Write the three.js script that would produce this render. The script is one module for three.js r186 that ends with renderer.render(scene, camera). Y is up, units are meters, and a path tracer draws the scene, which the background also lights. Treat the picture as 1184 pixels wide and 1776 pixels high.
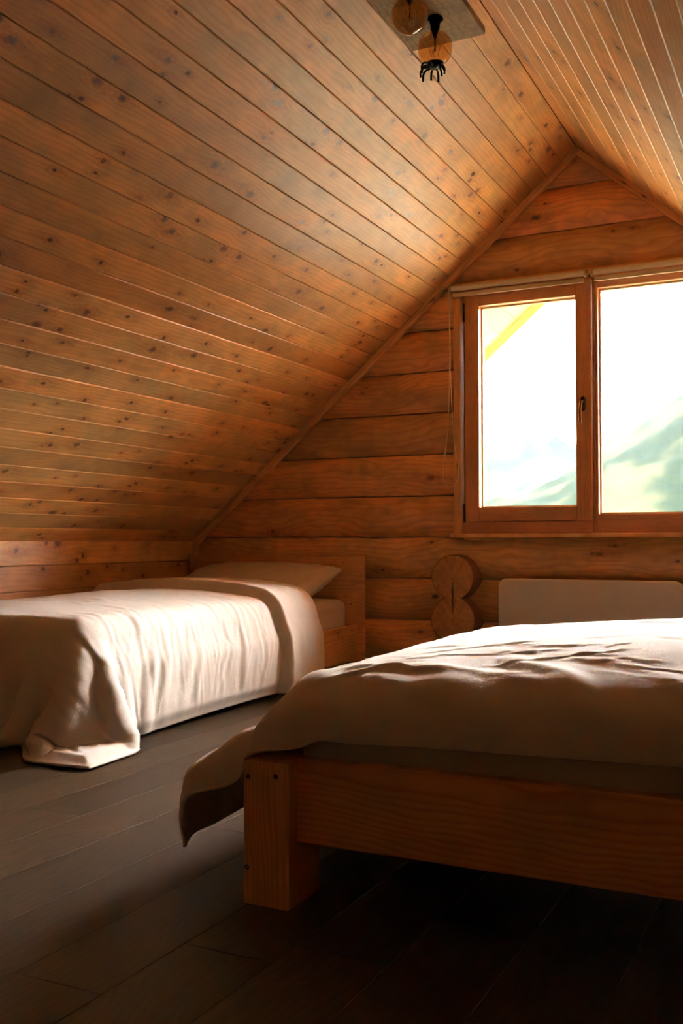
import * as THREE from 'three';
import { mergeGeometries, mergeVertices, toCreasedNormals } from 'three/addons/utils/BufferGeometryUtils.js';
import { RoundedBoxGeometry } from 'three/addons/geometries/RoundedBoxGeometry.js';

// ---------------------------------------------------------------- camera, sky, exposure
const scene = new THREE.Scene();
const R = Math.PI / 180;
const YAW = 26.4 * R, TILT = 1.72 * R;
const camera = new THREE.PerspectiveCamera(2 * Math.atan(888 / 1727) / R, 1184 / 1776, 0.05, 6000);
camera.position.set(0, 0.75, 0);
camera.lookAt(-Math.sin(YAW) * Math.cos(TILT), 0.75 + Math.sin(TILT), -Math.cos(YAW) * Math.cos(TILT));
scene.background = new THREE.Color(1.0, 0.965, 0.915);      // bright overcast sky
scene.backgroundIntensity = 95;
const renderer = new THREE.WebGLRenderer({ antialias: true });
renderer.toneMapping = THREE.LinearToneMapping;
renderer.toneMappingExposure = 1.36;
renderer.shadowMap.enabled = true;

// ---------------------------------------------------------------- random numbers and noise
function rng(seed) { let s = seed >>> 0; return () => { s = (s + 0x6d2b79f5) | 0; let t = Math.imul(s ^ (s >>> 15), 1 | s); t = (t + Math.imul(t ^ (t >>> 7), 61 | t)) ^ t; return ((t ^ (t >>> 14)) >>> 0) / 4294967296; }; }
const PERM = new Uint8Array(512), GRAD = new Float32Array(256);
{ const r = rng(77); const p = [...Array(256).keys()]; for (let i = 255; i > 0; i--) { const j = Math.floor(r() * (i + 1)); [p[i], p[j]] = [p[j], p[i]]; } for (let i = 0; i < 512; i++) PERM[i] = p[i & 255]; for (let i = 0; i < 256; i++) GRAD[i] = r() * 2 - 1; }
// smooth value noise in -1..1, repeating in x after px cells
function vn(x, y, px = 256) {
  const xf = Math.floor(x), yf = Math.floor(y); let fx = x - xf, fy = y - yf;
  fx = fx * fx * fx * (fx * (fx * 6 - 15) + 10); fy = fy * fy * fy * (fy * (fy * 6 - 15) + 10);
  const x0 = ((xf % px) + px) % px, x1 = (x0 + 1) % px, y0 = yf & 255, y1 = (yf + 1) & 255;
  const a = GRAD[PERM[PERM[x0 & 255] + y0]], b = GRAD[PERM[PERM[x1 & 255] + y0]], c = GRAD[PERM[PERM[x0 & 255] + y1]], d = GRAD[PERM[PERM[x1 & 255] + y1]];
  return (a + (b - a) * fx) + ((c + (d - c) * fx) - (a + (b - a) * fx)) * fy;
}
const fbm = (x, y, o = 4) => { let s = 0, a = 0.5; for (let i = 0; i < o; i++) { s += a * vn(x, y); x = x * 2.03 + 17.1; y = y * 2.03 + 9.7; a *= 0.5; } return s; };
const clamp = (v, a = 0, b = 1) => Math.min(b, Math.max(a, v));
const lerp = (a, b, t) => a + (b - a) * t;
const smooth = (a, b, v) => { const t = clamp((v - a) / (b - a)); return t * t * (3 - 2 * t); };
const rgb = (h) => [(h >> 16) & 255, (h >> 8) & 255, h & 255];

// ---------------------------------------------------------------- wood textures: an atlas of rows, each row the face of one plank
function woodAtlas({ W = 2048, H = 2048, rows = 16, len = 3.4, wid = 0.1, light, dark, knot, ringsPerMetre = 150, knots = 5, knotR = [0.008, 0.016], tone = 0.2, seed = 1, fibre = 0.1, wave = 0.02, stain = 0.12, hue = 0.06, bumpKnot = 0.5, bumpRing = 0.25, grain = 0.5 }) {
  const col = new Uint8Array(W * H * 4), bmp = new Uint8Array(W * H * 4), rh = H / rows, rnd = rng(seed);
  const L = rgb(light), D = rgb(dark), K = rgb(knot);
  const cellsX = 8;
  for (let k = 0; k < rows; k++) {
    const tn = 1 + (rnd() - 0.5) * 2 * tone, hu = (rnd() - 0.5) * 2 * hue, off = rnd() * 200, centre = (rnd() - 0.5) * wid * 1.6, rf = ringsPerMetre * (0.7 + rnd() * 0.6);
    const n = Math.max(0, Math.round(knots * (0.35 + rnd() * 1.3))), ks = [];
    for (let i = 0; i < n; i++) { const r = lerp(knotR[0], knotR[1], rnd() ** 1.6); ks.push([rnd() * len, (rnd() - 0.5) * wid * 0.84, r, 1.0 + rnd() * 0.9, rnd() * 100, rnd()]); }
    const band = W;
    for (let j = 0; j < rh; j++) {
      const y = ((j + 0.5) / rh - 0.5) * wid, Y = k * rh + j;
      for (let i = 0; i < band; i++) {
        const x = ((i + 0.5) / W) * len, tx = (i + 0.5) / W;
        let psi = y - centre + wave * vn(tx * cellsX, y * 4 + off, cellsX) + wave * 0.12 * vn(tx * cellsX * 4, y * 14 + off + 31, cellsX * 4);
        let kd = 9, kk = null, halo = 0;
        for (const q of ks) {
          let dx = x - q[0]; if (dx > len / 2) dx -= len; else if (dx < -len / 2) dx += len;
          if (dx > 0.25 || dx < -0.25) continue;
          const dy = y - q[1], ex = dx / q[3], rr = ex * ex + dy * dy, r2 = q[2] * q[2];
          psi -= dy * 1.6 * r2 / (rr * 0.35 + r2) * Math.exp(-rr / (r2 * 22));
          const d = Math.sqrt(rr) / q[2];
          halo = Math.max(halo, Math.exp(-(dx * dx / (q[3] * q[3] * 4) + dy * dy) / (r2 * 7)) * (0.8 + 0.5 * vn(dx * 90 + q[4], dy * 160)));
          if (d < kd) { kd = d; kk = q; }
        }
        // flat-sawn face: rings open up towards the middle of the board
        const ring = Math.sqrt(psi * psi + 0.0009) * rf + 0.35 * vn(tx * 32, y * 40 + off, 32);
        let f = ring - Math.floor(ring); f = f < 0.72 ? f / 0.72 : (1 - f) / 0.28; f = f * f;
        const fb = vn(tx * 256, y * 1500 + off, 256) * 0.6 + vn(tx * 1024 * 0.25, y * 3300 + off * 3, 256) * 0.4;
        const bl = vn(tx * 16, y * 10 + off * 1.7, 16) * 0.65 + vn(tx * 64, y * 26 + off, 64) * 0.35;
        let m = clamp(grain * f + fibre * fb + 0.5 * halo + stain * bl + 0.06);
        let r = lerp(L[0], D[0], m), g = lerp(L[1], D[1], m), b = lerp(L[2], D[2], m);
        const t2 = tn * (1 + stain * 0.9 * bl);
        r *= t2 * (1 + hu * 0.4); g *= t2 * (1 - hu * 0.2); b *= t2 * (1 - hu);
        let hgt = 128 + bumpRing * 60 * (f - 0.5) + 10 * fb + 22 * bl;
        if (kd < 1.9) {
          const wob = 0.3 * vn(x * 170 + kk[4], y * 230), s = (1 - smooth(0.45 + wob, 1.25 + wob, kd)) * (0.55 + 0.45 * kk[5]);
          const core = kk[5] < 0.75 ? 1 : 0.45, rg = 0.8 + 0.25 * Math.sin(kd * 14 + kk[4]);
          r = lerp(r, K[0] * rg, s * core); g = lerp(g, K[1] * rg, s * core); b = lerp(b, K[2] * rg, s * core);
          hgt += bumpKnot * (60 * Math.exp(-(kd - 1) * (kd - 1) * 3) - 55 * s);
        }
        const o = (Y * W + i) * 4;
        col[o] = clamp(r, 0, 255); col[o + 1] = clamp(g, 0, 255); col[o + 2] = clamp(b, 0, 255); col[o + 3] = 255;
        bmp[o] = bmp[o + 1] = bmp[o + 2] = clamp(hgt, 0, 255); bmp[o + 3] = 255;
      }
    }
  }
  const tex = (a, srgb) => { const t = new THREE.DataTexture(a, W, H, THREE.RGBAFormat); t.wrapS = t.wrapT = THREE.RepeatWrapping; t.magFilter = THREE.LinearFilter; t.minFilter = THREE.LinearMipmapLinearFilter; t.generateMipmaps = true; if (srgb) t.colorSpace = THREE.SRGBColorSpace; t.needsUpdate = true; return t; };
  return { map: tex(col, true), bump: tex(bmp, false), rows, len, wid };
}
const pineA = woodAtlas({ rows: 16, light: 0xe2a860, dark: 0xa4632a, knot: 0x4c220c, tone: 0.14, knots: 10, seed: 11, ringsPerMetre: 75, stain: 0.22, hue: 0.1, knotR: [0.005, 0.015], grain: 0.24, wave: 0.012, bumpRing: 0.1 });
const logA = woodAtlas({ rows: 8, len: 3.0, wid: 0.3, light: 0xe0a056, dark: 0xa05e26, knot: 0x46210c, tone: 0.08, knots: 6, seed: 23, ringsPerMetre: 26, wave: 0.06, stain: 0.26, grain: 0.34, bumpRing: 0.08, hue: 0.08, knotR: [0.008, 0.018], fibre: 0.08 });
const bedA = woodAtlas({ W: 2048, H: 1024, rows: 4, len: 2.6, wid: 0.2, light: 0xe0a866, dark: 0xb87638, knot: 0x5a2c12, tone: 0.05, knots: 4, seed: 37, ringsPerMetre: 90, stain: 0.12, knotR: [0.006, 0.014] });
const sashA = woodAtlas({ W: 1024, H: 256, rows: 4, len: 2.0, wid: 0.08, light: 0xc58650, dark: 0xa6652f, knot: 0x5a2c12, tone: 0.05, knots: 0, seed: 41, ringsPerMetre: 160, stain: 0.1 });
const floorA = woodAtlas({ W: 2048, H: 2048, rows: 8, len: 2.6, wid: 0.19, light: 0x544330, dark: 0x35281b, knot: 0x2a1f16, tone: 0.14, knots: 1, seed: 53, ringsPerMetre: 75, wave: 0.06, fibre: 0.4, stain: 0.2, hue: 0.05, knotR: [0.004, 0.01] });
const oldA = woodAtlas({ W: 512, H: 256, rows: 1, len: 0.7, wid: 0.3, light: 0x9a805c, dark: 0x6d5639, knot: 0x30241a, tone: 0, knots: 1, seed: 61, ringsPerMetre: 70, stain: 0.25, knotR: [0.008, 0.012] });

function wood(A, rough, coat, coatRough, bump = 0.0006) { return new THREE.MeshPhysicalMaterial({ map: A.map, bumpMap: A.bump, bumpScale: bump, roughness: rough, clearcoat: coat, clearcoatRoughness: coatRough }); }
const M = {
  ceiling: wood(pineA, 0.5, 0.4, 0.32, 0.0014),
  log: wood(logA, 0.5, 0.5, 0.3, 0.002),
  logEnd: new THREE.MeshStandardMaterial({ color: 0xa9692f, roughness: 0.75 }),
  bed: wood(bedA, 0.5, 0.2, 0.4, 0.0004),
  sash: wood(sashA, 0.42, 0.35, 0.3, 0.0002),
  floor: wood(floorA, 0.42, 0.0, 0.3, 0.0006),
  old: wood(oldA, 0.8, 0, 0.5, 0.001),
  logSide: new THREE.MeshStandardMaterial({ color: 0x7a4a22, roughness: 0.8 }),
  backing: new THREE.MeshStandardMaterial({ color: 0x3a2412, roughness: 0.95 }),
  heater: new THREE.MeshPhysicalMaterial({ color: 0xeee4d2, roughness: 0.42, clearcoat: 0.25, clearcoatRoughness: 0.3 }),
  heaterDark: new THREE.MeshStandardMaterial({ color: 0x2a2622, roughness: 0.6 }),
  blind: new THREE.MeshStandardMaterial({ color: 0xd9cfba, roughness: 0.6 }),
  blindBar: new THREE.MeshStandardMaterial({ color: 0xcdb896, roughness: 0.45 }),
  bracket: new THREE.MeshStandardMaterial({ color: 0xb59a70, roughness: 0.5 }),
  cord: new THREE.MeshStandardMaterial({ color: 0xd8c9ac, roughness: 0.8 }),
  bronze: new THREE.MeshStandardMaterial({ color: 0x6b5a44, roughness: 0.35, metalness: 0.85 }),
  blackIron: new THREE.MeshStandardMaterial({ color: 0x14110f, roughness: 0.5, metalness: 0.4 }),
  rubber: new THREE.MeshStandardMaterial({ color: 0x1a1613, roughness: 0.9 }),
  pane: new THREE.MeshPhysicalMaterial({ color: 0xffffff, roughness: 0.0, transmission: 1, thickness: 0, ior: 1.5 }),
  bead: new THREE.MeshStandardMaterial({ color: 0xcaa876, roughness: 0.6 }),
  amber: new THREE.MeshPhysicalMaterial({ color: 0xe8c48c, roughness: 0.02, transmission: 1, thickness: 0, ior: 1.5 }),
  filament: new THREE.MeshStandardMaterial({ color: 0xb9905a, roughness: 0.4, metalness: 0.6 }),
};

// ---------------------------------------------------------------- small builders
const used = new Map();
function numbered(name) { const n = used.get(name) ?? 0; used.set(name, n + 1); return n ? `${name}_${String(n).padStart(3, '0')}` : name; }
function mesh(name, geo, mat, parent) { const m = new THREE.Mesh(geo, mat); m.name = parent ? name : numbered(name); m.castShadow = m.receiveShadow = true; (parent ?? scene).add(m); return m; }
function group(name, parent) { const g = new THREE.Group(); g.name = parent ? name : numbered(name); (parent ?? scene).add(g); return g; }
function tag(o, label, category, extra = {}) { Object.assign(o.userData, { label, category }, extra); return o; }
const structure = (o, label, category) => tag(o, label, category, { kind: 'structure' });
const lab = (o, label) => { o.userData.label = label; return o; };
const V = (x, y, z) => new THREE.Vector3(x, y, z);
const box = (x0, x1, y0, y1, z0, z1) => new THREE.BoxGeometry(x1 - x0, y1 - y0, z1 - z0).translate((x0 + x1) / 2, (y0 + y1) / 2, (z0 + z1) / 2);

// one board: length along x, width along y, thickness along z; edges chamfered; u in metres along the grain, v inside the atlas row
function boardGeo(L, W, T, { c = 0.003, cf = null, A = bedA, row = 0, u0 = 0, flipV = false } = {}) {
  const h = W / 2, t = T / 2, f = cf ?? c, P = [[-h + c, -t], [h - c, -t], [h, -t + c], [h, t - f * 0.75], [h - f, t], [-h + f, t], [-h, t - f * 0.75], [-h, -t + c]];
  const pos = [], uv = [];
  const vAt = (y) => { const s = clamp(y / W + 0.5, 0, 1) * 0.94 + 0.03; return (row + (flipV ? 1 - s : s)) / A.rows; };
  const put = (x, p, du = 0) => { pos.push(x, p[0], p[1]); uv.push((x + u0 + du) / A.len, vAt(p[0])); };
  for (let i = 0; i < 8; i++) { const a = P[i], b = P[(i + 1) % 8]; put(-L / 2, a); put(L / 2, b); put(L / 2, a); put(-L / 2, a); put(-L / 2, b); put(L / 2, b); }
  for (const s of [-1, 1]) for (let i = 1; i < 7; i++) { const q = s > 0 ? [P[0], P[i], P[i + 1]] : [P[0], P[i + 1], P[i]]; for (const p of q) put(s * L / 2, p, p[1] * 0.4); }
  const g = new THREE.BufferGeometry(); g.setAttribute('position', new THREE.Float32BufferAttribute(pos, 3)); g.setAttribute('uv', new THREE.Float32BufferAttribute(uv, 2));
  const n = g.clone(); n.computeVertexNormals(); // outward check
  const na = n.attributes.normal; if (na.getZ(5 * 6 - 6) * 1 < 0 && false) g.index = null;
  g.computeVertexNormals(); return g;
}
// place a board by its centre and three axes (length, width, face)
function placeBoard(m, c, X, Y, Z) { m.matrix.makeBasis(X, Y, Z).setPosition(c); m.matrix.decompose(m.position, m.quaternion, m.scale); return m; }
// a board given as an axis-aligned box with its grain along one axis
const BR = rng(5);
function boardBox(name, x0, x1, y0, y1, z0, z1, along, face, mat, A, parent, o = {}) {
  const ax = { x: V(1, 0, 0), y: V(0, 1, 0), z: V(0, 0, 1) }, size = { x: x1 - x0, y: y1 - y0, z: z1 - z0 }, third = ['x', 'y', 'z'].find((k) => k !== along && k !== face);
  const X = ax[along], Z = ax[face], Y = Z.clone().cross(X);
  const g = boardGeo(size[along], size[third], size[face], { A, row: Math.floor(BR() * A.rows), u0: BR() * A.len, ...o });
  return placeBoard(mesh(name, g, mat, parent), V((x0 + x1) / 2, (y0 + y1) / 2, (z0 + z1) / 2), X, Y, Z);
}

// ---------------------------------------------------------------- the room's measures
const AX = -1.18, AY = 2.80, KX = -3.57, KY = 0.75, RX = 2 * AX - KX, ZW = -5.14, ZB = 1.6;
const SLOPE = (AY - KY) / (AX - KX), roofY = (x) => AY - SLOPE * Math.abs(x - AX);
const SL = Math.hypot(AX - KX, AY - KY), ux = (AX - KX) / SL, uy = (AY - KY) / SL;

// ceiling: two slopes of narrow boards running along the ridge
{
  const ceiling = structure(group('ceiling'), 'sloping attic ceiling of varnished knotty pine boards meeting at a ridge', 'ceiling');
  const n = 31, w = SL / n, rnd = rng(101), LZ = ZB - ZW + 0.06, zc = (ZB + ZW - 0.06) / 2;
  for (const side of [-1, 1]) {
    const along = V(0, 0, -1), up = V(side < 0 ? ux : ux, side < 0 ? uy : -uy, 0), nor = V(side < 0 ? uy : -uy, -ux, 0);
    let last = -1;
    for (let i = 0; i < n; i++) {
      let row; do row = Math.floor(rnd() * 16); while (row === last); last = row;
      const s = (i + 0.5) * w, c = V(AX + side * s * ux, AY - s * uy, zc).addScaledVector(nor, -0.009 + (rnd() - 0.5) * 0.0016);
      const tilt = (rnd() - 0.5) * 0.022, Y = up.clone().applyAxisAngle(along, tilt), Z = along.clone().cross(Y);
      placeBoard(mesh('plank', boardGeo(LZ, w - 0.0015, 0.018, { c: 0.001, cf: 0.0034, A: pineA, row, u0: rnd() * 3.4, flipV: rnd() < 0.5 }), M.ceiling, ceiling), c, along, Y, Z);
    }
    const b = mesh('backing', new THREE.BoxGeometry(LZ, SL + 0.3, 0.06), M.backing, ceiling);
    placeBoard(b, V(AX + side * (SL / 2) * ux, AY - (SL / 2) * uy, zc).addScaledVector(nor, -0.052), along, up, nor);
  }
}
// the roof overhang outside the gable
{
  const roof = structure(group('roof_overhang'), 'pale timber roof overhang seen outside the left window pane', 'roof');
  const z1 = ZW - 0.22, z0 = -6.36, rnd = rng(33);
  for (const side of [-1, 1]) {
    const along = V(0, 0, -1), up = V(ux, side < 0 ? uy : -uy, 0), nor = V(side < 0 ? uy : -uy, -ux, 0);
    for (let i = 0; i < 26; i++) { const w = 0.15, s = (i + 0.5) * w; placeBoard(mesh('plank', boardGeo(z1 - z0, w - 0.002, 0.02, { c: 0.002, A: pineA, row: i % 16, u0: rnd() * 3 }), M.eave ??= new THREE.MeshStandardMaterial({ map: pineA.map, roughness: 0.9 }), roof), V(AX + side * s * ux, AY - s * uy, (z0 + z1) / 2).addScaledVector(nor, -0.01), along, up, nor); }
    placeBoard(mesh('verge_board', boardGeo(3.95, 0.17, 0.03, { A: pineA, row: 1 }), M.vergePaint ??= new THREE.MeshStandardMaterial({ color: 0xcdbb9c, roughness: 0.7 }), roof), V(AX + side * 1.975 * ux, AY - 1.975 * uy, z0 - 0.015).addScaledVector(nor, -0.03), V(ux, side < 0 ? uy : -uy, 0), V(0, 0, 1).cross(V(ux, side < 0 ? uy : -uy, 0)), V(0, 0, 1));
    placeBoard(mesh('roof_deck', new THREE.BoxGeometry(z1 - z0, 3.95, 0.08), M.backing, roof), V(AX + side * 1.975 * ux, AY - 1.975 * uy, (z0 + z1) / 2).addScaledVector(nor, -0.065), along, up, nor);
  }
}

// window opening
const WX0 = -1.86, WX1 = -0.415, WY0 = 0.776, WY1 = 2.162, PITCH = 0.231;
// gable wall of round logs
{
  const wall = structure(group('wall_back'), 'gable wall of stacked honey-brown round logs around the window', 'wall');
  const rnd = rng(202), NS = 14, SAG = 0.047;
  function log(xa, xb, y0, y1, row) {
    // closed solid: bulging front, flat back; ends follow the roof where they reach it
    const NX = Math.max(4, Math.round((xb - xa) / 0.16)), off = rnd() * 3, ph = rnd() * 50, prof = [];
    for (let j = 0; j <= NS; j++) { const t = j === 0 ? 0 : j === NS ? 1 : lerp(0.014, 0.986, (j - 1) / (NS - 2)), s = 2 * t - 1; prof.push([lerp(y0, y1, t), -SAG * Math.pow(Math.abs(s), 2.3) - (j === 0 || j === NS ? 0.03 : 0), t]); }
    prof.push([y1, -0.2, 1.1]); prof.push([y0, -0.2, -0.1]);
    const pos = [], uv = [], idx = [], n = prof.length;
    for (let i = 0; i <= NX; i++) for (let j = 0; j < n; j++) {
      const [y, z, t] = prof[j], lim = (AY - y) / SLOPE + 0.015, a = Math.max(xa, AX - lim), b = Math.min(xb, AX + lim), x = lerp(a, b, i / NX);
      const wob = j <= NS ? 0.006 * vn(x * 2.1 + ph, t * 1.5 + ph) * (1 - Math.abs(2 * t - 1)) : 0;
      pos.push(x, y, ZW + z + wob); uv.push((x + off) / logA.len, (row + clamp(t) * 0.92 + 0.04) / 8);
    }
    for (let i = 0; i < NX; i++) for (let j = 0; j < n; j++) { const a = i * n + j, b = i * n + (j + 1) % n, c = a + n, d = b + n; idx.push(a, c, b, b, c, d); }
    for (const i of [0, NX]) for (let j = 1; j < n - 1; j++) i ? idx.push(i * n, i * n + j, i * n + j + 1) : idx.push(0, j + 1, j);
    let g = new THREE.BufferGeometry(); g.setAttribute('position', new THREE.Float32BufferAttribute(pos, 3)); g.setAttribute('uv', new THREE.Float32BufferAttribute(uv, 2)); g.setIndex(idx);
    return mesh('log', toCreasedNormals(g, 0.7), M.log, wall);
  }
  let k = 0;
  for (let i = -4; i < 9; i++) {
    const y0 = i === -4 ? 0 : WY0 + i * PITCH, y1 = Math.min(WY0 + (i + 1) * PITCH, AY + 0.02);
    if (y0 > AY - 0.02) continue;
    if (i >= 0 && i < 6) { log(KX - 0.05, WX0, y0, y1, k++ % 8); log(WX1, RX + 0.05, y0, y1, k++ % 8); } else log(KX - 0.05, RX + 0.05, y0, y1, k++ % 8);
  }
  // sawn ends of two cross logs standing out of the wall, each with a drying crack
  const TX = (() => { const S = 256, a = new Uint8Array(S * S * 4); for (let y = 0; y < S; y++) for (let x = 0; x < S; x++) { const dx = (x - 128) / 128, dy = (y - 120) / 128, d = Math.hypot(dx, dy), an = Math.atan2(dy, dx), f = 0.5 + 0.5 * Math.sin((d + 0.03 * vn(an * 2, d * 3)) * 95), n = vn(x * 0.2, y * 0.2) * 0.5 + vn(x * 0.05, y * 0.05), ray = vn(an * 24, d * 2), m = clamp(0.25 * f + 0.22 * n + 0.18 * ray + 0.35 + (d < 0.05 ? 0.5 : 0)); const c0 = rgb(0xcb9355), c1 = rgb(0x99602c), o = (y * S + x) * 4; for (let c = 0; c < 3; c++) a[o + c] = lerp(c0[c], c1[c], m); a[o + 3] = 255; } const t = new THREE.DataTexture(a, S, S); t.colorSpace = THREE.SRGBColorSpace; t.magFilter = THREE.LinearFilter; t.needsUpdate = true; return t; })();
  const inner = structure(group('wall_inner'), 'two stacked sawn log ends of a cross wall standing out beside the heater', 'log ends');
  M.logEnd.map = TX; M.logEnd.color.set(0xffffff);
  for (const [cx, cy, r, up] of [[-1.838, 0.561, 0.115, -1], [-1.838, 0.337, 0.12, 1]]) {
    const sh = new THREE.Shape(), a0 = up * Math.PI / 2 + 0.02, da = 0.06;
    for (let i = 0; i <= 72; i++) { const a = a0 + da + (2 * Math.PI - 2 * da) * i / 72, q = r * (1 + 0.012 * Math.sin(3 * a + cy * 9)); i ? sh.lineTo(q * Math.cos(a), q * Math.sin(a)) : sh.moveTo(q * Math.cos(a), q * Math.sin(a)); }
    sh.lineTo(0.008 * up, up * r * 0.62); sh.lineTo(0.002, up * r * 0.15); sh.lineTo(-0.005 * up, up * r * 0.6); sh.closePath();
    const g = new THREE.ExtrudeGeometry(sh, { depth: 0.185, bevelEnabled: true, bevelThickness: 0.005, bevelSize: 0.005, bevelSegments: 2, curveSegments: 8 });
    const uvA = g.attributes.uv, pA = g.attributes.position; for (let i = 0; i < uvA.count; i++) uvA.setXY(i, pA.getX(i) / (2.1 * r) + 0.5, pA.getY(i) / (2.1 * r) + 0.5);
    const m = mesh('log_end', g, [M.logEnd, M.logSide], inner); m.position.set(cx, cy, ZW - 0.085);
    lab(m, up < 0 ? 'round sawn end of the upper cross log' : 'round sawn end of the lower cross log, split at its top');
  }
}
// low side walls of horizontal boards, and the gable behind the camera
{
  const wl = structure(group('wall_left'), 'low knee wall of wide knotty boards beside the single bed', 'wall');
  const wr = structure(group('wall_right'), 'low boarded knee wall on the right outside the picture', 'wall');
  for (const [w, x, s, name] of [[wl, KX, 1], [wr, RX, -1]]) {
    const H = 0.128; for (let i = 0, y = KY + 0.01; y > 0; i++, y -= H) { const y0 = Math.max(0, y - H + 0.0015); if (y - y0 < 0.01) continue; s > 0 ? boardBox('plank', x - 0.02, x, y0, y, ZW, ZB, 'z', 'x', M.ceiling, pineA, w, { c: 0.0015, cf: 0.004 }) : boardBox('plank', x, x + 0.02, y0, y, ZW, ZB, 'z', 'x', M.ceiling, pineA, w, { c: 0.0015, cf: 0.004 }); }
    mesh('backing', s > 0 ? box(x - 0.12, x - 0.021, -0.05, KY + 0.08, ZW - 0.2, ZB + 0.1) : box(x + 0.021, x + 0.12, -0.05, KY + 0.08, ZW - 0.2, ZB + 0.1), M.backing, w);
  }
  const wf = structure(group('wall_front'), 'boarded gable wall behind the camera', 'wall');
  for (let i = 0; i < 24; i++) { const y0 = i * 0.118, y1 = Math.min(y0 + 0.116, AY + 0.02), lim = y0 < KY ? RX - AX + 0.03 : (AY - y0) / SLOPE + 0.03; if (lim > 0.03) boardBox('plank', AX - lim, AX + lim, y0, y1, ZB, ZB + 0.02, 'x', 'z', M.ceiling, pineA, wf); }
  mesh('backing', box(KX - 0.1, RX + 0.1, -0.05, AY + 0.2, ZB + 0.021, ZB + 0.1), M.backing, wf);
}
// floor of grey-brown boards running towards the window
{
  const floor = structure(group('floor'), 'dark grey-brown laminate floor boards running towards the window', 'floor');
  const w = 0.19, l = 1.28, rnd = rng(303); let row = 0;
  for (let i = 0, x = KX; x < RX - 0.01; i++, x += w) {
    const x1 = Math.min(x + w, RX);
    for (let z = ZW - 0.04 - rnd() * l; z < ZB; z += l) { const z0 = Math.max(z, ZW - 0.06), z1 = Math.min(z + l, ZB); if (z1 - z0 < 0.03) continue; row = (row + 1 + Math.floor(rnd() * 6)) % 8; placeBoard(mesh('plank', boardGeo(z1 - z0 - 0.0014, x1 - x - 0.0014, 0.012, { c: 0.0002, cf: 0.0002, A: floorA, row, u0: rnd() * 2.6, flipV: rnd() < 0.5 }), M.floor, floor), V((x + x1) / 2, -0.006, (z0 + z1) / 2), V(0, 0, 1), V(1, 0, 0), V(0, 1, 0)); }
  }
  mesh('subfloor', box(KX - 0.1, RX + 0.1, -0.1, -0.0125, ZW - 0.2, ZB + 0.1), M.backing, floor);
}
// mouldings along the joint of ceiling and gable wall
{
  const prof = (w, t) => { const s = new THREE.Shape(); s.moveTo(0, 0); s.lineTo(w, 0); s.lineTo(w, t * 0.45); s.quadraticCurveTo(w, t, w * 0.55, t); s.lineTo(0, t); s.closePath(); return s; };
  let n = 1;
  for (const [side, a, b, what] of [[-1, 0.0, 0.98, 'upper'], [-1, 0.982, 2.16, 'middle'], [-1, 2.162, 3.149, 'lowest'], [1, 0.0, 1.6, 'right'], [1, 1.602, 3.149, 'right lower']]) {
    const g = new THREE.ExtrudeGeometry(prof(0.034, 0.03), { depth: b - a, bevelEnabled: false, curveSegments: 5 });
    const uvA = g.attributes.uv, pA = g.attributes.position; for (let i = 0; i < uvA.count; i++) uvA.setXY(i, (pA.getZ(i) + a) / 2.6, (1 + clamp(pA.getX(i) / 0.034 * 0.5 + pA.getY(i) / 0.03 * 0.4)) / 4);
    const m = mesh('trim_' + n++, g, M.bed, null);
    const down = V(side * ux, -uy, 0), nor = V(-side * uy, -ux, 0);     // x: away from the ceiling, y: out of the wall, z: down the slope
    const X = nor.clone(), Z = down.clone(), Y = Z.clone().cross(X); const o = V(AX, AY, ZW).addScaledVector(down, a);
    if (Y.z < 0) { m.matrix.makeBasis(X, Y, Z); o.z += 0.028; } else m.matrix.makeBasis(X, Y, Z);
    m.matrix.setPosition(o); m.matrix.decompose(m.position, m.quaternion, m.scale);
    structure(m, { upper: 'wooden moulding rising to the ridge, topmost piece left of the window', middle: 'middle piece of wooden moulding along the left ceiling slope', lowest: 'lowest piece of wooden moulding above the headboard', right: 'wooden moulding from the ridge down the right slope', 'right lower': 'lower moulding of the right slope outside the picture' }[what], 'moulding');
  }
  const p = boardBox('trim_' + n, KX, KX + 0.03, 0, KY - 0.012, ZW, ZW + 0.03, 'y', 'z', M.bed, bedA, null, { cf: 0.006 });
  structure(p, 'short upright corner moulding behind the single bed headboard', 'moulding');
}

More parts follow.
